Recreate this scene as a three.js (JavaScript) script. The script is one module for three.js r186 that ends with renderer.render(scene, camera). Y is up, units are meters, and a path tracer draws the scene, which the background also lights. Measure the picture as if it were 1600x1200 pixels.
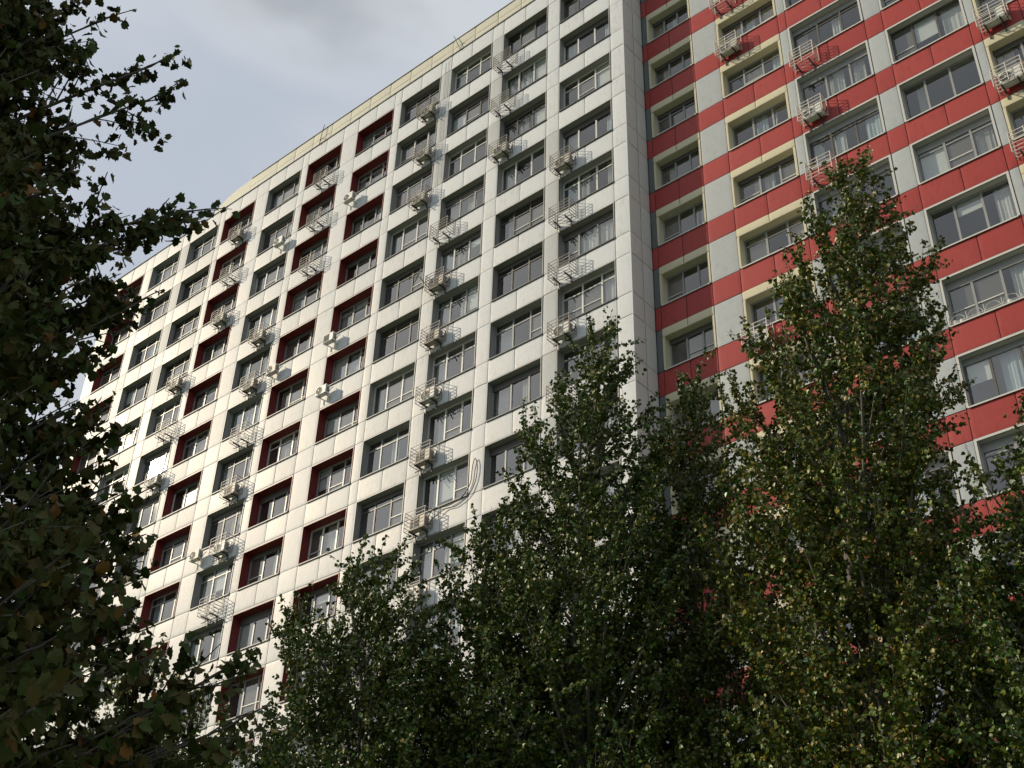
import * as THREE from 'three';
import { mergeGeometries } from 'three/addons/utils/BufferGeometryUtils.js';
import { RoundedBoxGeometry } from 'three/addons/geometries/RoundedBoxGeometry.js';
import { ImprovedNoise } from 'three/addons/math/ImprovedNoise.js';

// ------------------------------------------------------------------ camera, sky, sun, exposure
const scene = new THREE.Scene();
const camera = new THREE.PerspectiveCamera(33.68, 4 / 3, 0.1, 3000);
camera.position.set(19.435, 1.6, 28.2225);
camera.rotation.order = 'YXZ';
camera.rotation.set(0.61510, 0.72195, 0.033835);

const renderer = new THREE.WebGLRenderer({ antialias: true });
renderer.toneMapping = THREE.LinearToneMapping;
renderer.toneMappingExposure = 0.88;
renderer.shadowMap.enabled = true;

const SUN = new THREE.Vector3(-0.7500, 0.4917, 0.4423).normalize();
const sun = new THREE.DirectionalLight(new THREE.Color().setRGB(1.0, 0.865, 0.64), 4.4);
sun.position.copy(SUN).multiplyScalar(150);
sun.castShadow = true;
sun.shadow.mapSize.set(4096, 4096);
Object.assign(sun.shadow.camera, { left: -70, right: 70, top: 70, bottom: -70, near: 1, far: 400 });
sun.shadow.camera.updateProjectionMatrix();
scene.add(sun, sun.target);

const noise = new ImprovedNoise();
const fbm = (x, y, z, n = 5) => { let s = 0, a = 0.5; for (let i = 0; i < n; i++) { s += a * noise.noise(x, y, z); x *= 2.03; y *= 2.03; z *= 2.03; a *= 0.52; } return s; };
const sstep = (a, b, x) => { const t = Math.min(1, Math.max(0, (x - a) / (b - a))); return t * t * (3 - 2 * t); };
{
  const W = 1536, H = 768, data = new Float32Array(W * H * 4), d = new THREE.Vector3();
  for (let j = 0; j < H; j++) for (let i = 0; i < W; i++) {
    const up = ((j + 0.5) / H - 0.5) * Math.PI, az = ((i + 0.5) / W - 0.5) * 2 * Math.PI, k = (j * W + i) * 4;
    d.set(Math.cos(az) * Math.cos(up), Math.sin(up), Math.sin(az) * Math.cos(up));
    const y = Math.max(0, d.y), q = 1 / (y + 0.22), px = d.x * q, pz = d.z * q;
    const w = fbm(px * 0.9 + 4.1, 1.7, pz * 0.9 - 2.3, 4);
    const n = fbm(px * 1.05 + w * 1.2 + 7.3, 3.1, pz * 1.05 + w * 0.9 + 1.2, 6);
    const fine = fbm(px * 5 + w * 1.5 + 3.3, 8.8, pz * 5 + w * 2, 6);
    const cover = sstep(-0.52, -0.02, n + fine * 0.22), thick = sstep(-0.36, 0.26, n + 0.45 * w + 0.62 * fine);
    const ang = Math.acos(Math.min(1, Math.max(-1, d.dot(SUN)))) * 57.3, glow = Math.exp(-((ang / 24) ** 2));
    const c = [0, 0, 0], blue = [0.27, 0.36, 0.53], white = [0.75, 0.785, 0.835], grey = [0.39, 0.425, 0.475];
    for (let m = 0; m < 3; m++) {
      const cl = white[m] + (grey[m] - white[m]) * thick;
      c[m] = blue[m] + 0.06 * (1 - y) + (cl - blue[m] - 0.06 * (1 - y)) * (0.55 + 0.45 * cover);
      c[m] += glow * [0.55, 0.5, 0.42][m];
      data[k + m] = c[m];
    }
    data[k + 3] = 1;
  }
  const sky = new THREE.DataTexture(data, W, H, THREE.RGBAFormat, THREE.FloatType);
  sky.mapping = THREE.EquirectangularReflectionMapping;
  sky.magFilter = sky.minFilter = THREE.LinearFilter;
  sky.needsUpdate = true;
  scene.background = sky;
  scene.environment = sky;
}

// ------------------------------------------------------------------ helpers
function rng(seed) { let a = seed >>> 0; return () => { a = (a + 0x6D2B79F5) | 0; let t = Math.imul(a ^ (a >>> 15), 1 | a); t = (t + Math.imul(t ^ (t >>> 7), 61 | t)) ^ t; return ((t ^ (t >>> 14)) >>> 0) / 4294967296; }; }
const used = {};
const numbered = (name) => { const n = used[name] = (used[name] ?? -1) + 1; return n ? `${name}_${String(n).padStart(3, '0')}` : name; };
function shade(o) { o.traverse((c) => { if (c.isMesh) { c.castShadow = true; c.receiveShadow = true; } }); return o; }
function thing(name, label, category, group, pos = [0, 0, 0]) {
  const g = new THREE.Group(); g.name = numbered(name); g.position.set(...pos);
  g.userData = { label, category }; if (group) g.userData.group = group;
  scene.add(g); return g;
}
function part(parent, name, geo, mat, x = 0, y = 0, z = 0) {
  const m = new THREE.Mesh(geo, mat); m.name = name; m.position.set(x, y, z); m.castShadow = m.receiveShadow = true; parent.add(m); return m;
}
function box(w, h, d, x = 0, y = 0, z = 0) { const g = new THREE.BoxGeometry(w, h, d); g.translate(x, y, z); return g; }
const boxTo = (x0, x1, y0, y1, z0, z1) => box(x1 - x0, y1 - y0, z1 - z0, (x0 + x1) / 2, (y0 + y1) / 2, (z0 + z1) / 2);
const merge = (list) => mergeGeometries(list.map((g) => { const c = g.index ? g.toNonIndexed() : g; if (c.getAttribute('uv') === undefined) c.setAttribute('uv', new THREE.Float32BufferAttribute(new Float32Array(c.getAttribute('position').count * 2), 2)); return c; }), false);
const lin = (r, g, b) => new THREE.Color().setRGB(r, g, b);
const std = (r, g, b, rough = 0.7, extra = {}) => new THREE.MeshPhysicalMaterial({ color: lin(r, g, b), roughness: rough, side: THREE.DoubleSide, ...extra });

// weathered cladding: faint blotches and drip streaks of dust
function dustTexture(seed, streak, blotch) {
  const N = 512, d = new Uint8Array(N * N * 4);
  for (let j = 0; j < N; j++) for (let i = 0; i < N; i++) {
    const x = i / N, y = j / N, a = 2 * Math.PI * x, b = 2 * Math.PI * y, k = (j * N + i) * 4;
    const X = Math.cos(a), Z = Math.sin(a), Y = Math.cos(b), W = Math.sin(b);
    const s = fbm(X * 5 + seed, Z * 5, Y * 0.7 + W * 0.3, 4), q = fbm(X * 1.4 + Y * 0.9, Z * 1.4 + seed, W * 1.4, 5), f = fbm(X * 14 + Y * 3, Z * 14 - W * 5, Y * 14 + seed, 3);
    const v = Math.max(0, Math.min(1, 0.95 - streak * Math.max(0, s) - blotch * Math.max(0, q) - 0.03 * f));
    d[k] = 255 * v; d[k + 1] = 255 * v; d[k + 2] = 255 * (v - 0.012 * Math.max(0, q) - 0.02 * Math.max(0, s)); d[k + 3] = 255;
  }
  const t = new THREE.DataTexture(d, N, N); t.wrapS = t.wrapT = THREE.RepeatWrapping; t.colorSpace = THREE.SRGBColorSpace; t.magFilter = THREE.LinearFilter; t.minFilter = THREE.LinearFilter; t.needsUpdate = true; return t;
}
const dustA = dustTexture(3.3, 0.07, 0.09), dustB = dustTexture(9.1, 0.03, 0.07), dustC = dustTexture(5.7, 0.15, 0.10);
function bumpTexture() {
  const N = 256, d = new Uint8Array(N * N * 4);
  for (let j = 0; j < N; j++) for (let i = 0; i < N; i++) {
    const a = 2 * Math.PI * i / N, b = 2 * Math.PI * j / N, v = 0.5 + 0.9 * fbm(Math.cos(a) * 1.1 + Math.cos(b) * 0.8, Math.sin(a) * 1.1 + 5.5, Math.sin(b) * 1.1, 3), k = (j * N + i) * 4;
    d[k] = d[k + 1] = d[k + 2] = 255 * Math.min(1, Math.max(0, v)); d[k + 3] = 255;
  }
  const t = new THREE.DataTexture(d, N, N); t.wrapS = t.wrapT = THREE.RepeatWrapping; t.magFilter = THREE.LinearFilter; t.minFilter = THREE.LinearFilter; t.needsUpdate = true; return t;
}
const waves = bumpTexture();
const clad = (r, g, b, rough, spec, map, tint, ior = 1.5) => std(r, g, b, rough, { map, ior, bumpMap: waves, bumpScale: 0.004, specularIntensity: spec, specularColor: tint ?? lin(1, 1, 1) });
const gold = lin(1, 0.5, 0.03);
const RW = 0.48, IW = 1.24;
const M = {
  white: [clad(0.775, 0.815, 0.87, RW, 1, dustA, gold, IW), clad(0.76, 0.80, 0.855, RW + 0.02, 1, dustB, gold, IW), clad(0.79, 0.825, 0.875, RW - 0.02, 1, dustA, gold, IW), clad(0.75, 0.785, 0.835, RW + 0.03, 1, dustC, gold, IW)],
  pale: [clad(0.57, 0.59, 0.61, 0.55, 0.3, dustB)],
  side: [clad(0.75, 0.75, 0.735, 0.5, 0.3, dustA), clad(0.72, 0.72, 0.71, 0.5, 0.3, dustB)],
  red: [clad(0.44, 0.078, 0.074, 0.5, 0.3, dustB), clad(0.41, 0.070, 0.067, 0.5, 0.3, dustA), clad(0.45, 0.083, 0.078, 0.5, 0.3, dustC), clad(0.425, 0.075, 0.071, 0.52, 0.3, dustC)],
  grey: [clad(0.51, 0.545, 0.57, 0.5, 0.4, dustB), clad(0.49, 0.525, 0.555, 0.5, 0.4, dustA)],
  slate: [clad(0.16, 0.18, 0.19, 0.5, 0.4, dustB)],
  cream: clad(0.74, 0.68, 0.50, 0.5, 0.4, dustB),
  parapet: [clad(0.76, 0.74, 0.63, 0.5, 0.3, dustA), clad(0.74, 0.72, 0.61, 0.5, 0.3, dustB)],
  wall: std(0.16, 0.16, 0.155, 0.9), joint: std(0.07, 0.07, 0.07, 0.9),
  revealGrey: std(0.30, 0.305, 0.30, 0.6), revealRed: std(0.18, 0.023, 0.021, 0.55), trimGrey: std(0.30, 0.305, 0.30, 0.5), trimRed: std(0.18, 0.023, 0.021, 0.5), trimLight: std(0.56, 0.565, 0.545, 0.5), revealMid: std(0.50, 0.505, 0.485, 0.6),
  frameWhite: std(0.66, 0.66, 0.645, 0.45), frameGrey: std(0.30, 0.31, 0.315, 0.45), frameDark: std(0.10, 0.095, 0.09, 0.5),
  sillDark: std(0.10, 0.10, 0.10, 0.5), sillLight: std(0.62, 0.61, 0.58, 0.5),
  room: std(0.32, 0.32, 0.30, 0.95), roomDark: std(0.18, 0.18, 0.175, 0.95), screen: std(0.14, 0.125, 0.11, 0.9),
  blind: std(0.62, 0.63, 0.61, 0.85),
  curtain: [std(0.70, 0.71, 0.70, 0.95, { transmission: 0.3 }), std(0.60, 0.60, 0.56, 0.95, { transmission: 0.3 }), std(0.52, 0.62, 0.66, 0.95, { transmission: 0.3 }), std(0.58, 0.50, 0.40, 0.95, { transmission: 0.3 }), std(0.34, 0.22, 0.16, 0.95)],
  glass: new THREE.MeshPhysicalMaterial({ color: lin(0.86, 0.9, 0.9), roughness: 0.03, transmission: 1, thickness: 0, ior: 2.5, side: THREE.DoubleSide }),
  wire: std(0.30, 0.265, 0.24, 0.5), wireWhite: std(0.70, 0.68, 0.64, 0.5), bracket: std(0.05, 0.05, 0.05, 0.6), ac: [std(0.68, 0.68, 0.65, 0.5), std(0.56, 0.53, 0.46, 0.55), std(0.5, 0.44, 0.38, 0.55)], acDark: std(0.06, 0.06, 0.06, 0.6), acGrey: std(0.25, 0.25, 0.24, 0.6), pipe: std(0.04, 0.04, 0.04, 0.7),
  dish: std(0.30, 0.31, 0.31, 0.5), bark: std(0.11, 0.10, 0.085, 0.9), barkPale: std(0.12, 0.112, 0.092, 0.85), roof: std(0.18, 0.18, 0.18, 0.9), grass: std(0.05, 0.08, 0.025, 0.95), paving: std(0.25, 0.245, 0.235, 0.9),
};

// ------------------------------------------------------------------ the setting
{
  const g = new THREE.PlaneGeometry(2400, 2400, 2, 2); g.rotateX(-Math.PI / 2);
  const m = new THREE.Mesh(g, M.grass); m.name = 'ground'; m.userData.kind = 'structure'; m.receiveShadow = true; scene.add(m);
  const p = new THREE.Mesh(boxTo(-60, 40, 0, 0.12, 24, 31), M.paving); p.name = 'footpath'; p.userData.kind = 'structure'; p.receiveShadow = true; scene.add(p);
}

// ------------------------------------------------------------------ the two building wings
// storeys are counted down from the roof: row r lies H * r below the roof edge
const TOP = 49.385, H = 2.8, BAND = 0.356, Y = (r) => TOP - H * r;
const R0 = rng(77);
const panelCache = new Map();
function panelGeo(w, h, v) {
  const key = `${w.toFixed(3)}_${h.toFixed(3)}_${v}`;
  if (panelCache.has(key)) return panelCache.get(key);
  const e = Math.min(0.13, w * 0.3), f = Math.min(0.13, h * 0.3), t = 0.032, xs = [-w / 2, -w / 2 + e, w / 2 - e, w / 2], ys = [-h / 2, -h / 2 + f, h / 2 - f, h / 2];
  const tiltX = [-0.12, -0.022, 0.022, 0.12], zAt = [-0.008, 0, 0, -0.008];
  const pos = [], nor = [], uv = [], idx = [], ou = v * 0.37, ov = v * 0.61;
  for (let j = 0; j < 4; j++) for (let i = 0; i < 4; i++) {
    pos.push(xs[i], ys[j], zAt[i] + zAt[j]); const n = new THREE.Vector3(tiltX[i], tiltX[j], 1).normalize(); nor.push(n.x, n.y, n.z); uv.push(xs[i] / 2.1 + ou, ys[j] / 2.1 + ov);
  }
  for (let j = 0; j < 3; j++) for (let i = 0; i < 3; i++) { const a = j * 4 + i; idx.push(a, a + 1, a + 5, a, a + 5, a + 4); }
  const side = (a, b, nx, ny) => { const s = pos.length / 3; for (const [k, z] of [[a, 0], [b, 0], [b, 1], [a, 1]]) { pos.push(pos[k * 3], pos[k * 3 + 1], z ? -t : pos[k * 3 + 2]); nor.push(nx, ny, 0); uv.push(0, 0); } idx.push(s, s + 2, s + 1, s, s + 3, s + 2); };
  side(0, 3, 0, -1); side(15, 12, 0, 1); side(12, 0, -1, 0); side(3, 15, 1, 0);
  const g = new THREE.BufferGeometry(); g.setAttribute('position', new THREE.Float32BufferAttribute(pos, 3)); g.setAttribute('normal', new THREE.Float32BufferAttribute(nor, 3)); g.setAttribute('uv', new THREE.Float32BufferAttribute(uv, 2)); g.setIndex(idx);
  panelCache.set(key, g); return g;
}
const GAP = 0.024;
function panel(parent, name, mats, u0, u1, y0, y1, z = 0) {
  const v = Math.floor(R0() * 4), m = part(parent, name, panelGeo(u1 - u0 - GAP, y1 - y0 - GAP, v), mats[Math.floor(R0() * mats.length)], (u0 + u1) / 2, (y0 + y1) / 2, z + (R0() - 0.5) * 0.004);
  m.rotation.set((R0() - 0.5) * 0.010, (R0() - 0.5) * 0.010, 0); return m;
}

// windows: prototypes by kind, cloned into their places
function waveSheet(w, h, amp, n, phase) {
  const seg = 18, pos = [], uv = [], idx = [];
  for (let i = 0; i <= seg; i++) { const t = i / seg, x = (t - 0.5) * w, z = Math.sin(t * n * Math.PI * 2 + phase) * amp + Math.sin(t * n * 0.37 * Math.PI * 2) * amp; pos.push(x, -h / 2, z, x, h / 2, z * 0.7); uv.push(t, 0, t, 1); }
  for (let i = 0; i < seg; i++) { const a = i * 2; idx.push(a, a + 2, a + 3, a, a + 3, a + 1); }
  const g = new THREE.BufferGeometry(); g.setAttribute('position', new THREE.Float32BufferAttribute(pos, 3)); g.setAttribute('uv', new THREE.Float32BufferAttribute(uv, 2)); g.setIndex(idx); g.computeVertexNormals(); return g;
}
function roomShell(w, h, z0, z1) {
  const f = (a, b, c, d) => { const g = new THREE.BufferGeometry(); g.setAttribute('position', new THREE.Float32BufferAttribute([...a, ...b, ...c, ...a, ...c, ...d], 3)); g.computeVertexNormals(); return g; };
  const x = w / 2 + 0.3, y0 = -h / 2 - 0.7, y1 = h / 2 + 0.18, A = (X, Yy, Z) => [X, Yy, Z];
  return merge([f(A(-x, y0, z1), A(x, y0, z1), A(x, y1, z1), A(-x, y1, z1)), f(A(-x, y0, z0), A(-x, y0, z1), A(-x, y1, z1), A(-x, y1, z0)), f(A(x, y0, z1), A(x, y0, z0), A(x, y1, z0), A(x, y1, z1)), f(A(-x, y1, z1), A(x, y1, z1), A(x, y1, z0), A(-x, y1, z0)), f(A(-x, y0, z0), A(x, y0, z0), A(x, y0, z1), A(-x, y0, z1))]);
}
// kinds: grey (white wing), red (white wing), creamy and plain (red wing)
const KIND = {
  grey: { depth: 0.30, reveal: 'revealGrey', trim: 'trimGrey', tw: 0.04, sill: 'sillDark' },
  red: { depth: 0.44, reveal: 'revealRed', trim: 'trimRed', tw: 0.035, sill: 'sillDark' },
  creamy: { depth: 0.34, reveal: 'cream', trim: null, tw: 0, sill: 'sillLight' },
  plain: { depth: 0.26, reveal: 'revealMid', trim: 'trimLight', tw: 0.075, sill: 'sillLight' },
};
function makeWindow(kind, w, h, seed) {
  const k = KIND[kind], r = rng(seed * 7919 + 13), g = new THREE.Group(); g.name = 'window';
  const D = k.depth, x = w / 2, y = h / 2, t = 0.02;
  // lining of the opening
  part(g, 'reveal', merge([boxTo(-x - t, -x, -y, y, -D, -0.004), boxTo(x, x + t, -y, y, -D, -0.004), boxTo(-x - t, x + t, y, y + t, -D, -0.004)]), M[k.reveal]);
  part(g, 'sill', merge([boxTo(-x - 0.03, x + 0.03, -y - 0.022, -y - 0.004, -D, 0.045), boxTo(-x - 0.03, x + 0.03, -y - 0.05, -y - 0.022, 0.033, 0.045)]), M[k.sill]);
  if (k.trim) { const q = k.tw; part(g, 'trim', merge([boxTo(-x - q, -x, -y, y + q, -0.03, 0.012), boxTo(x, x + q, -y, y + q, -0.03, 0.012), boxTo(-x, x, y, y + q, -0.03, 0.012)]), M[k.trim]); }
  // sashes
  const zf = -D, fm = kind === 'red' ? (r() < 0.8 ? M.frameGrey : M.frameWhite) : kind === 'creamy' ? M.frameGrey : (kind === 'plain' ? [M.frameDark, M.frameGrey, M.frameGrey, M.frameDark] : [M.frameDark, M.frameGrey, M.frameWhite, M.frameDark])[Math.floor(r() * 4)];
  const b = kind === 'red' ? 0.05 : 0.045, cuts = r() < 0.5 ? [-x, -x + w * 0.36, -x + w * 0.70, x] : [-x, -x + w * 0.30, -x + w * 0.64, x], transom = r() < 0.45 ? y - h * 0.24 : null;
  const head = r() < (kind === 'plain' ? 0.75 : 0.5) ? h * (0.11 + 0.08 * r()) : 0;
  if (head) part(g, 'header', boxTo(-x + 0.005, x - 0.005, y - head, y - 0.004, zf - 0.02, zf + 0.034), kind === 'plain' ? M.frameGrey : M.frameDark);
  const bars = [boxTo(-x, -x + b, -y, y, zf - 0.03, zf + 0.03), boxTo(x - b, x, -y, y, zf - 0.03, zf + 0.03), boxTo(-x + b, x - b, y - b - 0.02, y, zf - 0.03, zf + 0.03), boxTo(-x + b, x - b, -y, -y + b, zf - 0.03, zf + 0.03)];
  for (const c of cuts.slice(1, 3)) bars.push(boxTo(c - b * 0.8, c + b * 0.8, -y + b, y - b - 0.02, zf - 0.026, zf + 0.026));
  if (transom !== null) bars.push(boxTo(-x + b, x - b, transom - 0.025, transom + 0.025, zf - 0.022, zf + 0.022));
  part(g, 'frame', merge(bars), fm);
  cuts.slice(0, 3).forEach((c, i) => {
    const p = part(g, 'pane', new THREE.PlaneGeometry(cuts[i + 1] - c - 0.03, h - 0.06), M.glass, (c + cuts[i + 1]) / 2, 0, zf - 0.004);
    p.rotation.set((r() - 0.5) * 0.008, (r() - 0.5) * 0.012, 0);
  });
  const back = zf - 0.006;
  if (r() < 0.16) { // one casement tilted open into the room
    const i = 1 + Math.floor(r() * 2), a = cuts[i] + 0.03, e = cuts[i + 1] - 0.03, hh = h - 0.12, f = 0.05;
    const o = part(g, 'open_sash', merge([boxTo(a, a + f, 0, hh, -0.02, 0.02), boxTo(e - f, e, 0, hh, -0.02, 0.02), boxTo(a + f, e - f, 0, f, -0.02, 0.02), boxTo(a + f, e - f, hh - f, hh, -0.02, 0.02)]), M.frameWhite, 0, -y + 0.06, zf - 0.055); o.rotation.x = -0.10;
  }
  for (let i = 0; i < 3; i++) {
    const c0 = cuts[i] + 0.05, c1 = cuts[i + 1] - 0.05, q = r(), cw = c1 - c0;
    if (q < 0.16) { part(g, 'insect_screen', boxTo(c0, c1, -y + 0.05, (transom ?? y) - 0.06, back - 0.03, back - 0.022), M.screen); part(g, 'screen_bar', boxTo(c0, c1, -y + h * 0.34, -y + h * 0.36, back + 0.01, back + 0.03), M.frameWhite); }
    else if (q < 0.62) { const m = M.curtain[Math.floor(r() * r() * 5)], f = 0.45 + 0.55 * r(), left = r() < 0.5; part(g, 'curtain', waveSheet(cw * f, h * 0.97, 0.018, 3 + 3 * r(), r() * 6), m, left ? c0 + cw * f / 2 : c1 - cw * f / 2, 0, back - 0.10 - 0.08 * r()); }
    else if (q < 0.74) { const f = 0.3 + 0.6 * r(); part(g, 'blind', boxTo(c0, c1, y - h * f, y - 0.05, back - 0.06, back - 0.05), M.blind); }
  }
  part(g, 'room', roomShell(w, h, zf - 0.05, zf - 1.9), r() < 0.5 ? M.room : M.roomDark);
  return g;
}
const protos = {};
function placeWindow(parent, kind, w, h, cx, cy, z, exact) {
  const list = protos[`${kind}${w}${h}`] ??= [];
  const n = 14;
  let i = Math.floor(R0() * n); if (list.lastAt === i) i = (i + 1) % n; list.lastAt = i;
  const first = !list[i];
  const g = first ? (list[i] = makeWindow(kind, w, h, Math.floor(R0() * 1e6))) : list[i].clone();
  if (!first && !exact && R0() < 0.4) for (const c of [...g.children]) if ((c.name === 'curtain' || c.name === 'blind') && R0() < 0.5) g.remove(c);
  g.traverse((c) => { if (c.name === 'pane') c.rotation.set(exact ? 0 : (R0() - 0.5) * 0.010, exact ? 0 : (R0() - 0.5) * 0.016, 0); });
  g.position.set(cx, cy, z); parent.add(g); return g;
}

// white wing: eleven window columns, given from the corner with the red wing
const COL = [[-3.36, -0.67, 'grey'], [-6.65, -4.03, 'grey'], [-9.91, -7.32, 'grey'], [-13.22, -10.56, 'grey'], [-16.26, -13.70, 'red'], [-19.93, -17.35, 'red'], [-23.05, -20.42, 'grey'], [-26.68, -24.06, 'red'], [-29.72, -27.10, 'grey'], [-33.10, -30.45, 'grey'], [-36.50, -33.82, 'red']];
const EDGE = -37.53, ROWS_W = 13, ROWS_R = 14;
const white = thing('apartment_block', 'tall apartment block clad in white panels with grey and red window recesses', 'building');
{
  const piers = []; let right = 0;
  for (const [l, r] of COL) { piers.push([r, right]); right = l; }
  piers.push([EDGE, right]);
  const paleAt = (i, r) => (i === 3 && r < 3) || (i === 2 && r < 3) || (i === 1 && r > 2 && r < 9) || (i === 9 && r < 4);
  const back = [];
  for (let r = 0; r < ROWS_W; r++) {
    const a = Y(r), b = Y(r + BAND), c = Y(r + 1);
    for (const [l, q] of COL) { const m = (l + q) / 2; panel(white, 'spandrel_panel', M.white, l, m, b, a); panel(white, 'spandrel_panel', M.white, m, q, b, a); }
    piers.forEach(([l, q], i) => {
      panel(white, 'band_panel', M.white, l, q, b, a);
      panel(white, 'pier_panel', paleAt(i, r) ? M.pale : M.white, l, q, c, b);
      back.push(boxTo(l, Math.min(q, -0.036), c, b, -0.3, -0.036));
    });
    back.push(boxTo(EDGE, -0.036, b, a, -0.3, -0.036));
    COL.forEach(([l, q, kind]) => {
      const s = kind === 'red' ? 0.045 : 0.05, top = kind === 'red' ? b - 0.11 : b - 0.055, y0 = c + 0.03, exact = kind === 'grey' && l === -29.72 && r === 5;
      if (kind === 'red') { panel(white, 'lintel_panel', M.white, l, q, top + 0.035, b, 0); }
      placeWindow(white, kind, +(q - l - 2 * s).toFixed(2), +(top - y0).toFixed(3), (l + q) / 2, (top + y0) / 2, 0, exact);
      back.push(boxTo(l, l + s - 0.021, c, b, -0.29, -0.038), boxTo(q - s + 0.021, q, c, b, -0.29, -0.038), boxTo(l + s, q - s, top + 0.021, b, -0.29, -0.038));
    });
  }
  // return towards the red wing
  const side = new THREE.Group(); side.name = 'return_wall'; side.position.set(0, 0, 0); side.rotation.y = Math.PI / 2; white.add(side);
  for (let r = 0; r < ROWS_W + 1; r++) for (const [p, q] of [[0.022, 0.72], [0.72, 1.355]]) { panel(side, 'return_panel', M.side, p, q, Y(r + BAND), Y(r), 0.004); panel(side, 'return_panel', M.side, p, q, Y(r + 1), Y(r + BAND), 0.004); }
  part(white, 'wall', merge([...back, boxTo(EDGE, -0.05, 0, Y(ROWS_W), -0.3, -0.02), boxTo(-0.3, -0.036, 0, TOP - 0.02, -3, -0.305), boxTo(EDGE, EDGE + 0.3, 0, TOP - 0.02, -14, -0.31), boxTo(EDGE + 0.31, -0.31, 0, TOP - 0.03, -14, -3.02)]), M.joint);
  part(white, 'corner_trim', boxTo(-0.012, 0.012, 0, TOP - 0.004, -0.024, 0.008), M.white[0]);
  part(white, 'roof', boxTo(EDGE - 0.02, 0.02, TOP, TOP + 0.05, -14, 0.03), M.roof);
  // cream attic strip above the roof edge, ending in a slanted corner
  const ends = []; for (let x = 0; x > -24; x -= 1.42) ends.push(x); ends.push(-24.89);
  for (let i = 0; i + 1 < ends.length; i++) for (const [y0, y1] of [[0.06, 0.5], [0.5, 1.08]]) panel(white, 'attic_panel', M.parapet, ends[i + 1], ends[i], TOP + y0, TOP + y1, -0.05);
  { // its far end falls away in a bend
    const sh = new THREE.Shape([[-24.9, 0.06], [-24.9, 1.08], [-25.9, 1.05], [-26.7, 0.92], [-27.4, 0.66], [-28.0, 0.32], [-28.3, 0.06]].map((p) => new THREE.Vector2(...p)));
    const g = new THREE.ExtrudeGeometry(sh, { depth: 0.3, bevelEnabled: false }); part(white, 'attic_end', g, M.parapet[0], 0, TOP, -0.36);
  }
  part(white, 'attic_coping', merge([boxTo(-24.9, 0, TOP + 1.082, TOP + 1.105, -0.4, -0.02)]), M.trimGrey);
  part(white, 'attic_wall', boxTo(-24.5, 0, TOP + 0.05, TOP + 1.05, -8, -0.4), M.wall);
}

// red wing, set back 1.355 m
const ZR = -1.355;
const DCOL = [[0.25, 2.38, 'creamy'], [3.49, 6.11, 'creamy'], [6.44, 9.31, 'plain'], [9.95, 12.64, 'plain'], [12.94, 15.60, 'creamy']];
const redWing = thing('apartment_block', 'apartment block striped in red and grey panels, set back beside the white block', 'building', null, [0, 0, ZR]);
{
  const piers = [[0, 0.25], [2.38, 3.49], [6.11, 6.44], [9.31, 9.95], [12.64, 12.94], [15.60, 16.9]], back = [];
  for (let r = 0; r < ROWS_R; r++) {
    const a = Y(r), b = Y(r + BAND), c = Y(r + 1);
    for (const [l, q] of DCOL) { const m = (l + q) / 2; panel(redWing, 'red_panel', M.red, l, m, b, a); panel(redWing, 'red_panel', M.red, m, q, b, a); }
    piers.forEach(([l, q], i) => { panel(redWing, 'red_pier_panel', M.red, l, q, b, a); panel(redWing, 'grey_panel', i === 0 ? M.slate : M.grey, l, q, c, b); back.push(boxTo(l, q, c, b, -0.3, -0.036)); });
    back.push(boxTo(0, 16.9, b, a, -0.3, -0.036));
    for (const [l, q, kind] of DCOL) {
      const y0 = c + 0.03;
      if (kind === 'creamy') {
        const top = Y(r + 0.485), s = 0.105, m = (l + q) / 2;
        const wnd = placeWindow(redWing, kind, +(q - l - 2 * s).toFixed(2), +(top - y0).toFixed(3), m, (top + y0) / 2, 0);
        const hh = (top - y0) / 2, ww = (q - l) / 2;
        for (const [p0, p1] of [[-ww, 0], [0, ww]]) panel(wnd, 'surround', [M.cream], p0, p1, hh, hh + b - top, 0.012);
        panel(wnd, 'surround', [M.cream], -ww, -ww + s, -hh, hh, 0.012); panel(wnd, 'surround', [M.cream], ww - s, ww, -hh, hh, 0.012);
        back.push(boxTo(l, l + s - 0.021, c, b, -0.29, -0.04), boxTo(q - s + 0.021, q, c, b, -0.29, -0.04), boxTo(l + s, q - s, top + 0.021, b, -0.29, -0.04));
      } else {
        const s = 0.085, top = b - 0.085; placeWindow(redWing, kind, +(q - l - 2 * s).toFixed(2), +(top - y0).toFixed(3), (l + q) / 2, (top + y0) / 2, 0);
        back.push(boxTo(l, l + s - 0.021, c, b, -0.29, -0.04), boxTo(q - s + 0.021, q, c, b, -0.29, -0.04), boxTo(l + s, q - s, top + 0.021, b, -0.29, -0.04));
      }
    }
  }
  part(redWing, 'wall', merge([...back, boxTo(0, 16.9, 0, Y(ROWS_R), -0.3, -0.02), boxTo(16.6, 16.9, 0, TOP - 0.02, -13, -0.31), boxTo(0.02, 16.59, 0, TOP - 0.03, -13, -3.02)]), M.joint);
  part(redWing, 'roof', boxTo(0.03, 16.92, TOP, TOP + 0.05, -13, 0.03), M.roof);
}

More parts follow.
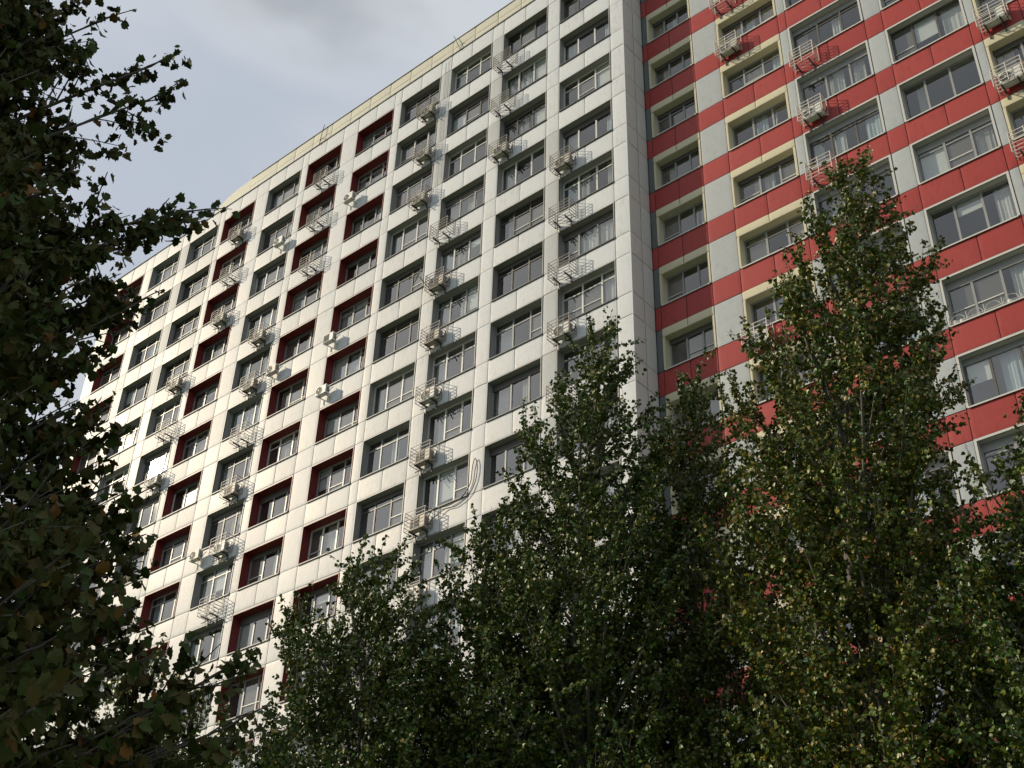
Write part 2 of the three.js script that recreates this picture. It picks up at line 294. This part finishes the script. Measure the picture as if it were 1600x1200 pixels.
// ------------------------------------------------------------------ things fixed to the facades
const ORD = ['', 'first', 'second', 'third', 'fourth', 'fifth', 'sixth', 'seventh', 'eighth', 'ninth', 'tenth', 'eleventh', 'twelfth', 'thirteenth'];
const railGeo = {}, WB = 1.0, DB = 0.42, HB = 0.78;
function basket(label, u0, row, z0, w = WB, wire = M.wire) {
  const t = thing('air_conditioner_basket', label, 'basket', 'wire baskets below the windows', [u0 + w / 2, Y(row) - 0.02 - HB, z0]), q = 0.019;
  const G = railGeo[w] ??= {
    rail: merge([box(w, q, q, 0, 0, DB), box(q, q, DB - 0.03, -w / 2 + q / 2, 0, DB / 2), box(q, q, DB - 0.03, w / 2 - q / 2, 0, DB / 2)]),
    post: box(0.022, HB, 0.022, 0, HB / 2, 0),
    bracket: merge([box(0.045, 0.05, DB, 0, 0, DB / 2), box(0.045, 0.34, 0.03, 0, -0.15, 0.03), (() => { const g = box(0.03, 0.03, 0.42); g.rotateX(0.75); g.translate(0, -0.15, 0.17); return g; })()]),
    floor: box(w, 0.016, 0.016),
  };
  for (let i = 0; i < 6; i++) part(t, 'rail', G.rail, wire, 0, HB * (i / 5) * 0.98 + 0.006, 0);
  for (const x of [-w / 2, 0, w / 2]) { part(t, 'post', G.post, wire, x, 0, DB + 0.012); }
  for (const x of [-w / 2, w / 2]) part(t, 'post', G.post, wire, x, 0, 0.02);
  for (const x of [-w * 0.27, w * 0.27]) part(t, 'bracket', G.bracket, M.bracket, x, -0.04, 0);
  for (const z of [0.12, 0.28]) part(t, 'floor_bar', G.floor, wire, 0, 0, z);
  return t;
}
const acParts = {
  casing: new RoundedBoxGeometry(0.74, 0.5, 0.27, 2, 0.02), ring: (() => { const g = new THREE.TorusGeometry(0.205, 0.014, 5, 20); return g; })(), disc: new THREE.CircleGeometry(0.2, 20),
  hub: new THREE.CylinderGeometry(0.045, 0.045, 0.02, 12).rotateX(Math.PI / 2), spoke: merge([0, 1, 2, 3].map((i) => box(0.4, 0.008, 0.008).rotateZ(i * Math.PI / 4))), vent: box(0.004, 0.3, 0.16),
  foot: merge([box(0.04, 0.04, 0.42, 0, 0, 0.21), box(0.04, 0.3, 0.03, 0, -0.13, 0.02)]), slats: merge(Array.from({ length: 7 }, (_, i) => box(0.4, 0.01, 0.012, 0, -0.18 + i * 0.06, 0))),
};
function conditioner(label, u0, row, z0, tone = 0, inBasket = true, dy = 0, square = false) {
  const y = inBasket ? Y(row) - 0.02 - HB + 0.26 : Y(row) - 0.16 - 0.25 - dy, s = inBasket ? 0.98 : 0.86;
  const t = thing('air_conditioner', label, 'air conditioner', 'air conditioners on the facade', [u0, y, z0 + (inBasket ? 0.21 : 0.28)]);
  t.scale.set(s, s, s);
  part(t, 'casing', acParts.casing, M.ac[tone]);
  const f = new THREE.Group(); f.name = 'fan_grille'; f.position.set(-0.12, 0, 0.137); t.add(f);
  if (square) { part(f, 'opening', box(0.42, 0.42, 0.004), M.acDark, 0, 0, 0); part(f, 'slats', acParts.slats, M.acGrey, 0, 0, 0.01); }
  else { part(f, 'opening', acParts.disc, M.acDark, 0, 0, 0.003); part(f, 'ring', acParts.ring, M.ac[tone], 0, 0, 0.004); part(f, 'spokes', acParts.spoke, M.acGrey, 0, 0, 0.012); part(f, 'hub', acParts.hub, M.ac[tone], 0, 0, 0.014); }
  part(t, 'side_vent', acParts.vent, M.acGrey, 0.371, 0, 0);
  if (!inBasket) for (const x of [-0.22, 0.22]) part(t, 'bracket', acParts.foot, M.ac[0], x, -0.272, -0.325);
  const pts = [[0.37, -0.12, -0.02], [0.46, -0.16, -0.05], [0.47, 0.02, -0.12], [0.44, 0.22, inBasket ? -0.19 : -0.27]].map((p) => new THREE.Vector3(...p));
  part(t, 'pipe', new THREE.TubeGeometry(new THREE.CatmullRomCurve3(pts), 8, 0.018, 5), M.pipe);
  return t;
}
// white wing: [column, row, left end of the basket, what it holds]
const whereW = (c, r) => `${ORD[r]} window from roof, ${ORD[c]} column from corner`;
const LEFT = { 1: -3.44, 2: -6.80, 3: -9.96, 4: -11.5, 6: -18.68, 7: -21.72, 8: -25.28, 9: -28.05 };
for (const [c, r, full] of [[1, 4, 1], [1, 5, 0], [1, 6, 0], [1, 7, 2], [1, 8, 0], [2, 1, 0], [2, 2, 0], [2, 3, 1], [3, 4, 0], [3, 5, 3], [3, 6, 3], [3, 7, 2], [3, 8, 3], [3, 9, 3], [3, 10, 2], [4, 1, 1], [4, 2, 1], [4, 3, 1], [6, 1, 0], [6, 2, 0], [6, 3, 0], [7, 4, 1], [7, 5, 3], [7, 6, 0], [7, 7, 3], [7, 8, 2], [7, 9, 0], [8, 1, 1], [8, 2, 0], [8, 3, 1], [9, 4, 1], [9, 5, 0], [9, 6, 1]]) {
  basket(`${full ? 'occupied' : 'empty'} wire basket under ${whereW(c, r)}`, LEFT[c], r, 0.012);
  if (full) conditioner(`${full === 3 ? 'brownish' : full === 2 ? 'pale' : 'grey'} air conditioner in basket under ${whereW(c, r)}`, LEFT[c] + 0.5 + (c < 4 ? 0.04 : 0), r, 0.012, full === 3 ? 2 : full === 2 ? 0 : 1, true, 0, full === 3);
}
for (const [u, r, l, tone] of [[-15.84, 2, 'white air conditioner on bare brackets between red windows, second row from roof', 0], [-20.84, 2, 'white air conditioner on bare brackets under grey recess, beside empty basket', 0], [-19.62, 5, 'grey air conditioner on bare brackets just above red window, nearest the baskets', 1], [-15.84, 5, 'box-shaped air conditioner on bare brackets under fifth red window, square fan', 0], [-15.84, 6, 'white air conditioner on bare brackets under sixth red window, round fan', 0], [-22.85, 8, 'dark air conditioner on bare brackets beside basket holding another unit, low down', 1]]) conditioner(l, u, r, 0.012, tone, false, 0, r === 5 && u > -18);
// red wing
for (const [u, r, full, l, la] of [
  [3.55, 2, 0, 'empty wire basket over red band at the top of the cream framed column'],
  [3.60, 3, 1, 'occupied wire basket under cream window, second column from the shaded one', 'beige air conditioner in basket under cream framed window near the corner'],
  [6.54, 4, 0, 'empty white wire basket against red band, left grey framed column, uppermost'],
  [6.54, 5, 2, 'occupied white wire basket against red band beneath the empty one', 'white air conditioner with round fan in basket on red band'],
  [6.54, 6, 0, 'empty white wire basket on red band just behind poplar top'],
  [12.98, 5, 2, 'uppermost occupied wire basket in the far cream framed column', 'uppermost air conditioner in far cream framed column of the red block'],
  [12.98, 6, 2, 'second occupied wire basket down in the far cream framed column', 'second air conditioner down in far cream framed column of red block'],
  [12.98, 7, 0, 'empty wire basket lowest in the far cream framed column'],
  [3.55, 8, 2, 'wire basket half hidden by poplar leaves below cream window', 'air conditioner half hidden by poplar leaves below cream window'],
]) { basket(l, u, r, ZR + 0.012, 0.94, M.wireWhite); if (la) conditioner(la, u + 0.5, r, ZR + 0.012, full === 1 ? 1 : 0, true, 0, r === 5 && u > 12); }
{ // dish on the white wing, beside a basket
  const t = thing('satellite_dish', 'grey satellite dish beside basket under fifth window, third column from corner', 'satellite dish', null, [-10.28, Y(4.98), 0.02]);
  const pr = []; for (let i = 0; i <= 8; i++) { const a = i / 8 * 0.4; pr.push(new THREE.Vector2(Math.max(a, 0.001), a * a * 0.42)); }
  const d = part(t, 'dish', new THREE.LatheGeometry(pr, 28), M.dish, -0.1, 0.12, 0.42); d.rotation.set(1.25, 0, 0.55);
  part(t, 'arm', new THREE.TubeGeometry(new THREE.LineCurve3(new THREE.Vector3(-0.1, 0.12, 0.42), new THREE.Vector3(-0.28, -0.12, 0.78)), 1, 0.014, 5), M.bracket);
  part(t, 'receiver', new THREE.CylinderGeometry(0.03, 0.035, 0.12, 10), M.acDark, -0.28, -0.12, 0.78);
  part(t, 'mast', new THREE.TubeGeometry(new THREE.CatmullRomCurve3([new THREE.Vector3(0, -0.2, -0.02), new THREE.Vector3(0, -0.1, 0.2), new THREE.Vector3(-0.08, 0.1, 0.38)]), 6, 0.02, 6), M.bracket);
}
{ // loose cables hanging from a conditioner
  const P = (u, r, z) => new THREE.Vector3(u, Y(r), z);
  const t = thing('loose_cable', 'black cables looped across white panel beneath window, ninth row from roof', 'cable', null);
  part(t, 'cable', new THREE.TubeGeometry(new THREE.CatmullRomCurve3([P(-9.0, 9.12, 0.2), P(-8.9, 9.02, 0.1), P(-8.2, 9.05, 0.06), P(-7.55, 9.0, 0.05), P(-7.2, 8.86, 0.05), P(-7.1, 8.6, 0.06), P(-7.0, 8.5, 0.07), P(-6.88, 8.62, 0.06), P(-6.95, 8.86, 0.05), P(-7.25, 9.02, 0.05), P(-7.8, 9.1, 0.05), P(-8.3, 9.08, 0.06), P(-8.9, 9.16, 0.1)]), 70, 0.016, 5), M.pipe);
  const t2 = thing('loose_cable', 'thin pale wires running down the grey pier below the roof edge', 'cable', null);
  for (const [x, e] of [[-10.30, 3.2], [-10.12, 2.9]]) part(t2, 'wire', new THREE.TubeGeometry(new THREE.CatmullRomCurve3([P(x, 0.1, 0.02), P(x + 0.03, 0.9, 0.03), P(x - 0.02, 2.0, 0.03), P(x + 0.06, e, 0.04)]), 20, 0.007, 4), M.frameGrey);
}
for (const [u, l, lean] of [[-19.2, 'short dark rod leaning on the cream attic strip', 0.18], [-9.35, 'thin bent wire frame against the cream attic strip', -0.5]]) {
  const t = thing('roof_rod', l, 'rod', null, [u, TOP + 0.04, 0.06]);
  part(t, 'rod', new THREE.TubeGeometry(new THREE.CatmullRomCurve3([new THREE.Vector3(0, -0.1, 0), new THREE.Vector3(lean * 0.5, 0.6, 0.02), new THREE.Vector3(lean, 1.25, 0)]), 8, 0.018, 5), M.bracket);
  part(t, 'hook', new THREE.TubeGeometry(new THREE.CatmullRomCurve3([new THREE.Vector3(0, 0.02, 0), new THREE.Vector3(0.18, 0.16, 0.04), new THREE.Vector3(0.36, 0.1, 0.02)]), 8, 0.014, 5), M.bracket);
}
{ // flower rail with pots on a sill of the red wing
  const t = thing('flower_rail', 'white scalloped wire flower rail with small pots on window sill', 'flower rail', null, [11.3, Y(9) + 0.02, ZR]);
  for (let i = 0; i < 5; i++) { const x = -1.05 + i * 0.52; part(t, 'hoop', new THREE.TorusGeometry(0.22, 0.009, 5, 14, Math.PI), M.sillLight, x, 0.06, 0.02); part(t, 'post', box(0.014, 0.3, 0.014, 0, 0.15, 0), M.sillLight, x - 0.25, 0, 0.02); }
  part(t, 'bar', box(2.5, 0.012, 0.012, 0, 0.07, 0.02), M.sillLight);
  for (const [x, h] of [[-1.15, 0.16], [-0.95, 0.12], [0.45, 0.14]]) part(t, 'pot', new THREE.CylinderGeometry(0.075, 0.055, h, 12), M.frameWhite, x, h / 2 + 0.01, -0.08);
}

// ------------------------------------------------------------------ trees
const V = (x, y, z) => new THREE.Vector3(x, y, z);
function tube(points, r0, r1, sides = 6, seg = 10) { // tapered limb
  const c = new THREE.CatmullRomCurve3(points), g = new THREE.TubeGeometry(c, seg, 1, sides), p = g.getAttribute('position');
  for (let i = 0; i <= seg; i++) { const o = c.getPointAt(i / seg), r = r0 + (r1 - r0) * (i / seg); for (let j = 0; j <= sides; j++) { const k = i * (sides + 1) + j; p.setXYZ(k, o.x + (p.getX(k) - o.x) * r, o.y + (p.getY(k) - o.y) * r, o.z + (p.getZ(k) - o.z) * r); } }
  return g;
}
function leafGeo(outline, fold) { // outline: half of a leaf from stalk to tip, [along, across]; folded along its rib
  const pos = [], idx = [], n = outline.length;
  for (const s of [1, -1]) for (const [a, c] of outline) pos.push(a, Math.abs(c) * fold - 0.08 * a * a, c * s);
  const L = outline[n - 1][0];
  pos.push(L * 0.45, -0.02 * L, 0); const mid = n * 2;
  for (let i = 0; i + 1 < n; i++) { idx.push(mid, i, i + 1); idx.push(mid, n + i + 1, n + i); }
  const g = new THREE.BufferGeometry(); g.setAttribute('position', new THREE.Float32BufferAttribute(pos, 3)); g.setIndex(idx); g.computeVertexNormals(); return g;
}
const poplarLeaf = leafGeo([[0, 0], [0.28, 0.44], [0.62, 0.34], [1, 0]], 0.22);
const mapleLeaf = leafGeo([[0, 0], [0.02, 0.36], [0.26, 0.34], [0.36, 0.58], [0.54, 0.34], [0.74, 0.32], [1, 0]], 0.28);
const leafMat = std(1, 1, 1, 0.42, { specularIntensity: 0.6 });
const mapleMat = std(1, 1, 1, 0.6, { specularIntensity: 0.3 });
const AX = V(0.7505, 0, -0.6608), BX = V(0.6608, 0, 0.7505); // two horizontal axes in which the crowns' widths are given
function envelope(prof) { // [height, half-width one way, half-width the other way] from the top down
  return (h) => {
    if (h >= prof[0][0]) return [(prof[0][1] + prof[0][2]) / 2, 0.02];
    for (let i = 1; i < prof.length; i++) if (h >= prof[i][0]) { const a = prof[i - 1], b = prof[i], t = (a[0] - h) / (a[0] - b[0]), l = a[1] + (b[1] - a[1]) * t, r = a[2] + (b[2] - a[2]) * t; return [(l + r) / 2, (r - l) / 2]; }
    const e = prof[prof.length - 1]; return [(e[1] + e[2]) / 2, (e[2] - e[1]) / 2];
  };
}
const col = new THREE.Color();
function poplarTint(r) { const q = r(); if (q < 0.055) return col.setRGB(0.28 + 0.12 * r(), 0.33 + 0.12 * r(), 0.20 + 0.1 * r()); if (q < 0.30) return col.setRGB(0.10 + 0.06 * r(), 0.12 + 0.05 * r(), 0.016); return col.setRGB(0.04 + 0.035 * r(), 0.075 + 0.045 * r(), 0.012 + 0.010 * r()); }
function leaves(parent, name, geo, mat, list) { // list: [position, quaternion, size, r, g, b]
  const m = new THREE.InstancedMesh(geo, mat, list.length); m.name = name; m.userData.kind = 'stuff'; m.castShadow = m.receiveShadow = true;
  const mx = new THREE.Matrix4(), s = V(1, 1, 1);
  list.forEach(([p, q, k, R, G, B], i) => { m.setMatrixAt(i, mx.compose(p, q, s.setScalar(k))); m.setColorAt(i, col.setRGB(R, G, B)); });
  parent.add(m); return m;
}
const tmpE = new THREE.Euler();
function leafTurn(r, droop) { tmpE.set((r() - 0.5) * 2.4, r() * Math.PI * 2, -droop + (r() - 0.5) * 1.5, 'YXZ'); return new THREE.Quaternion().setFromEuler(tmpE); }
function poplar(label, bx, bz, prof, seed, opt = {}) {
  const r = rng(seed), env = envelope(prof), top = prof[0][0], low = opt.low ?? 5, n = Math.round((opt.limbs ?? 85) * 1.3), size = opt.size ?? 0.072, lean = opt.lean ?? 0.12;
  const t = thing('poplar_tree', label, 'tree', 'poplars in front of the building', [bx, 0, bz]);
  const centre = (h) => { const c = env(Math.max(h, low))[0] * Math.min(1, h / low); return AX.clone().multiplyScalar(c).setY(h); };
  const trunkPts = [0, low * 0.5, low, (low + top) / 2, top - 0.9].map((h, i) => centre(h).add(V((r() - 0.5) * 0.12 * i, 0, (r() - 0.5) * 0.12 * i)));
  const R = top * 0.0125;
  part(t, 'trunk', tube(trunkPts, R, 0.025, 9, 24), M.barkPale);
  const list = [], wood = [], d = V(), side = V();
  for (let i = 0; i < n; i++) {
    // where the limb ends: spread through the crown's volume, more of it outside
    const f = i / n, he = top - 0.12 - (top - low) * Math.pow(f, 0.72) * (0.94 + 0.06 * r()), [c, rad] = env(he);
    const az = i * 2.39996 + r() * 0.8, rr = rad * (i % 4 === 0 ? 0.25 + 0.4 * r() : 0.62 + 0.36 * r());
    const out = AX.clone().multiplyScalar(Math.cos(az)).addScaledVector(BX, Math.sin(az) * 0.9);
    const end = AX.clone().multiplyScalar(c).addScaledVector(out, rr).setY(he);
    const hs = Math.max(low * 0.35, he - rr * (0.8 + 0.7 * r()) - 0.35), start = centre(hs), mid = start.clone().lerp(end, 0.55).addScaledVector(out, rr * 0.14).add(V(0, -0.06 * rr, 0));
    const curve = new THREE.QuadraticBezierCurve3(start, mid, end), len = curve.getLength();
    wood.push(tube([start, curve.getPoint(0.5), end], 0.012 + 0.012 * len, 0.005, 5, 6));
    const m = Math.max(5, Math.round(len / 0.10));
    for (let j = 0; j <= m; j++) {
      const s = 0.22 + 0.78 * j / m, p = curve.getPoint(s), tip = j === m;
      const tw = tip ? 0.35 + 0.45 * r() : 0.28 + 0.50 * r();
      d.copy(curve.getTangent(s)).multiplyScalar(tip ? 0.6 : 0.35).add(V(0, tip ? 0.9 : 0.42, 0)).addScaledVector(out, (r() - 0.2) * 0.5).add(side.set(r() - 0.5, r() - 0.5, r() - 0.5).multiplyScalar(tip ? 0.4 : 1.5)).addScaledVector(AX, lean).normalize();
      const q1 = p.clone().addScaledVector(d, tw);
      if (r() < 0.5 || tip) wood.push(tube([p, p.clone().lerp(q1, 0.5).add(V(0, 0.01, 0)), q1], 0.006, 0.003, 3, 2));
      const nl = Math.round(tw / (tip ? 0.0122 : 0.0134) * (opt.dense ?? 1));
      for (let k = 0; k < nl; k++) {
        const a = 0.08 + 0.95 * (k + r()) / nl, lp = p.clone().addScaledVector(d, tw * a).add(side.set(r() - 0.5, r() - 0.6, r() - 0.5).multiplyScalar(0.09));
        if (noise.noise(lp.x * 1.7 + seed, lp.y * 1.7, lp.z * 1.7) + 0.35 * noise.noise(lp.x * 4.2, lp.y * 4.2 + seed, lp.z * 4.2) < -0.22 && r() < 0.78) continue; // leaves sit in clumps
        const tc = poplarTint(r); const y = opt.yellow ?? 0; list.push([lp, leafTurn(r, 0.75), size * (0.5 + 0.75 * r()), tc.r * (1 + y * 1.2 * r()), tc.g * (1 + 0.5 * y * r()), tc.b]);
      }
    }
  }
  const b = part(t, 'branches', merge(wood), M.barkPale); b.userData.kind = 'stuff';
  leaves(t, 'crown', poplarLeaf, leafMat, list);

  return t;
}
poplar('tallest poplar, its top spire rising against the red and grey block', 12.46, 11.63, [[19.05, 0.45, 0.85], [18.6, -0.1, 1.15], [18.0, -0.5, 1.35], [16.7, -1.05, 1.55], [15.25, -1.45, 1.8], [13.88, -2.4, 1.7], [12.62, -2.5, 1.75], [10.36, -2.7, 2.2], [7.44, -3.0, 2.4], [5, -2.6, 2.0]], 11, { limbs: 150, yellow: 0.65 });
poplar('slender poplar leaning toward the white block corner, middle of the row', 7.66, 12.06, [[17.1, -0.05, 0.15], [16.6, -0.45, 0.35], [16.1, -0.85, 0.5], [15.15, -1.4, 1.0], [13.44, -2.3, 1.3], [11.88, -2.6, 1.5], [10.44, -2.8, 1.8], [8.27, -3.0, 2.2], [5, -2.6, 2.0]], 23, { limbs: 130, lean: 0.3 });
poplar('smaller poplar just below the shaded corner between white and red blocks', 8.66, 10.78, [[16.3, 0.1, 0.22], [15.8, -0.2, 0.4], [15.27, -0.6, 0.65], [13.7, -1.0, 0.95], [11.86, -1.4, 1.35], [8.42, -1.9, 2.1], [5, -1.6, 1.7]], 37, { limbs: 95, yellow: 0.25, lean: 0.25 });
poplar('low dark poplar in front of the red framed windows', 3.73, 14.28, [[12.4, 0.3, 0.55], [12.0, -0.45, 0.8], [11.7, -0.9, 0.95], [11.1, -1.35, 1.5], [10.0, -1.7, 2.2], [8.47, -2.3, 2.7], [5, -2.2, 2.4]], 41, { limbs: 100, lean: 0.3 });
poplar('narrow poplar squeezed between the low dark one and the slender one', 5.55, 13.05, [[13.25, 0.1, 0.3], [12.8, -0.25, 0.5], [12.1, -0.7, 0.9], [11, -1.1, 1.3], [9.5, -1.5, 1.7], [8, -1.7, 2.0], [5, -1.5, 1.6]], 45, { limbs: 80, lean: 0.2 });
poplar('silvery poplar cut off by the frame beside the tallest one', 15.40, 11.71, [[12.1, -0.35, 0.4], [11.7, -0.9, 0.8], [11.22, -1.35, 1.2], [9.9, -2.0, 1.6], [6.83, -2.7, 1.9], [4, -2.3, 1.6]], 53, { limbs: 100 });
poplar('short bright green poplar under the dark maple boughs', 2.9, 17.9, [[9.1, -0.35, 0.1], [8.6, -0.8, 1.3], [7.8, -1.3, 2.8], [6, -1.5, 3.0], [3.5, -1.2, 2.2]], 67, { limbs: 70, low: 3.5, yellow: 0.2 });

{ // the near maple, whose trunk stands outside the frame
  const r = rng(91), base = V(10.0, 0, 25.9), o = V(11.03, 0, 25.01).sub(base);
  const t = thing('maple_tree', 'near maple with dark lobed leaves overhanging the whole side of the view', 'tree', null, [base.x, 0, base.z]);
  const P = (l, h, dep) => o.clone().addScaledVector(AX, l).addScaledVector(BX, dep).setY(h);
  const W3 = (x, y, z) => V(x, y, z).sub(base);
  const prof = [[12.9, -1.6], [12.2, -0.6], [11.75, -0.45], [11.19, -0.15], [10.7, 0.25], [10.15, 0.22], [9.51, 0.18], [9.05, 0.40], [8.78, 0.9], [8.35, 0.95], [7.82, 0.95], [7.31, 0.92], [6.79, 1.12], [6.18, 1.3], [5.72, 1.42], [5.24, 1.6], [4.88, 1.95], [4.58, 2.1], [4.16, 2.2], [3.4, 1.9]];
  const reach = (h) => { for (let i = 1; i < prof.length; i++) if (h >= prof[i][0]) { const a = prof[i - 1], b = prof[i], k = Math.max(0, Math.min(1, (a[0] - h) / (a[0] - b[0]))); return a[1] + (b[1] - a[1]) * k - 0.22; } return 1.6; };
  const trunk = [V(0, 0, 0), V(0.05, 2.2, -0.03), V(0.02, 4.6, 0.05), V(-0.15, 7.4, 0.12), V(-0.2, 10, 0.1), V(-0.1, 12, 0)];
  part(t, 'trunk', tube(trunk, 0.24, 0.04, 12, 30), M.bark);
  const axis = new THREE.CatmullRomCurve3(trunk), onTrunk = (h) => axis.getPoint(Math.min(1, h / 12));
  const all = [], wood = [], d = V(), side = V();
  const limb = (end, rise, thick, sparse, big) => {
    const hs = Math.max(2.4, end.y - rise), s = onTrunk(hs), mid = s.clone().lerp(end, 0.5).add(V((r() - 0.5) * 0.3, 0.12 + 0.2 * r(), (r() - 0.5) * 0.3)), c = new THREE.QuadraticBezierCurve3(s, mid, end), len = c.getLength();
    const g = tube([s, c.getPoint(0.33), c.getPoint(0.66), end], thick, 0.008, 6, 10); if (big) part(t, 'limb', g, M.bark); else wood.push(g);
    const n = Math.round(len / 0.15);
    for (let j = Math.round(n * 0.35); j <= n; j++) {
      const k = j / n, p = c.getPoint(k), tip = j >= n - 1, tw = tip ? 0.35 : 0.25 + 0.45 * r();
      d.copy(c.getTangent(k)).multiplyScalar(tip ? 1.4 : 0.7).add(side.set(r() - 0.5, r() - 0.42, r() - 0.5).multiplyScalar(tip ? 0.5 : 2)).normalize();
      const q = p.clone().addScaledVector(d, tw); wood.push(tube([p, p.clone().lerp(q, 0.5).add(V(0, 0.02, 0)), q], 0.009, 0.004, 4, 3));
      const nl = Math.round(tw / 0.021 * sparse);
      for (let m = 0; m < nl; m++) {
        const lp = p.clone().addScaledVector(d, tw * (0.15 + 0.95 * (m + r()) / nl)).add(side.set(r() - 0.5, r() - 0.75, r() - 0.5).multiplyScalar(0.15));
        if (noise.noise(lp.x * 1.9 + 3, lp.y * 1.9, lp.z * 1.9 + 7) + 0.4 * noise.noise(lp.x * 4.6, lp.y * 4.6 + 2, lp.z * 4.6) < -0.17 && r() < 0.85) continue;
        const x = r(), tint = x < 0.03 ? [0.13 + 0.05 * r(), 0.07 + 0.02 * r(), 0.018] : x < 0.28 ? [0.07, 0.062, 0.016] : [0.038 + 0.018 * r(), 0.052 + 0.024 * r(), 0.014];
        all.push([lp, leafTurn(r, 0.9), 0.054 + 0.056 * r(), ...tint]);
      }
    }
  };
  // boughs that reach out of the crown, then the crown's own limbs
  for (const [x, y, z, th] of [[11.36, 11.09, 24.25, 0.035], [11.3, 10.75, 24.15, 0.03], [11.69, 9.45, 23.64, 0.04], [11.55, 9.25, 23.75, 0.035], [11.36, 8.39, 23.82, 0.035], [11.45, 6.87, 23.92, 0.04], [11.75, 6.25, 23.75, 0.04], [11.65, 5.95, 23.65, 0.04], [12.1, 5.2, 22.8, 0.05], [12.15, 5.0, 22.95, 0.055], [12.3, 4.75, 22.8, 0.05], [10.8, 11.6, 25.0, 0.03], [11.05, 11.5, 24.75, 0.025]]) limb(W3(x, y, z).addScaledVector(AX, -0.16), 2.0 + 0.9 * r(), th, 1.25, true);
  for (let i = 0; i < 440; i++) {
    const h = 3.6 + 8.9 * ((i * 0.618034) % 1), R = reach(h), l = R - 0.12 - (R + 3.6) * Math.pow(r(), 1.7), dep = (r() + r() - 1) * 2.0;
    limb(P(l, h, dep), 1.3 + 1.6 * r(), 0.014 + 0.008 * r(), 1.0, false);
  }
  const b = part(t, 'branches', merge(wood), M.bark); b.userData.kind = 'stuff';
  // the leaves that stand out singly at the rim of the crown are parts, the rest one mass
  const lat = (p) => p.clone().sub(o).dot(AX);
  const edge = all.map((a, i) => [lat(a[0]) - reach(a[0].y) + (a[0].y > 4.3 && a[0].y < 11.6 ? 0 : -9), i]).sort((a, c) => c[0] - a[0]).slice(0, 290).map((a) => a[1]), single = new Set(edge);
  const tones = [[0.042, 0.062, 0.016], [0.055, 0.078, 0.02], [0.075, 0.075, 0.018], [0.13, 0.07, 0.018]].map((c) => { const m = mapleMat.clone(); m.color.setRGB(...c); return m; });
  for (const i of edge) { const [p, q, s] = all[i], x = r(), m = part(t, 'leaf', mapleLeaf, tones[x < 0.45 ? 0 : x < 0.75 ? 1 : x < 0.96 ? 2 : 3], p.x, p.y, p.z); m.quaternion.copy(q); m.scale.setScalar(s); }
  leaves(t, 'crown', mapleLeaf, mapleMat, all.filter((_, i) => !single.has(i)));

}

{ // a broad linden beside the maple, outside the frame: it keeps the low sun off the maple
  const r = rng(131), t = thing('linden_tree', 'broad linden whose crown shades the near maple, beyond the frame edge', 'tree', null, [4.4, 0, 29.2]);
  part(t, 'trunk', tube([V(0, 0, 0), V(0.1, 3, 0), V(-0.1, 7, 0.1), V(0, 13, 0)], 0.3, 0.06, 10, 20), M.bark);
  const list = [], wood = [], side = V();
  for (let i = 0; i < 150; i++) {
    const a = i * 2.39996, h = 4.6 + 11.2 * ((i * 0.618034) % 1), f = (h - 4.6) / 11.2, R = 4.3 * Math.sqrt(Math.max(0.02, 1 - (2 * f - 0.85) ** 2)) * (0.5 + 0.5 * Math.sqrt(r())), e = V(Math.cos(a) * R, h, Math.sin(a) * R), s = V(0, Math.max(2.5, h - 1.6), 0);
    wood.push(tube([s, s.clone().lerp(e, 0.5).add(V(0, 0.2, 0)), e], 0.05, 0.01, 5, 6));
    for (let k = 0; k < 240; k++) { const q = 0.3 + 0.75 * r(), p = s.clone().lerp(e, q).add(side.set(r() - 0.5, r() - 0.5, r() - 0.5).multiplyScalar(1.3)); list.push([p, leafTurn(r, 0.8), 0.10 + 0.06 * r(), 0.045 + 0.02 * r(), 0.07 + 0.03 * r(), 0.016]); }
  }
  const b = part(t, 'branches', merge(wood), M.bark); b.userData.kind = 'stuff';
  leaves(t, 'crown', poplarLeaf, mapleMat, list);
}

shade(scene);
renderer.render(scene, camera);
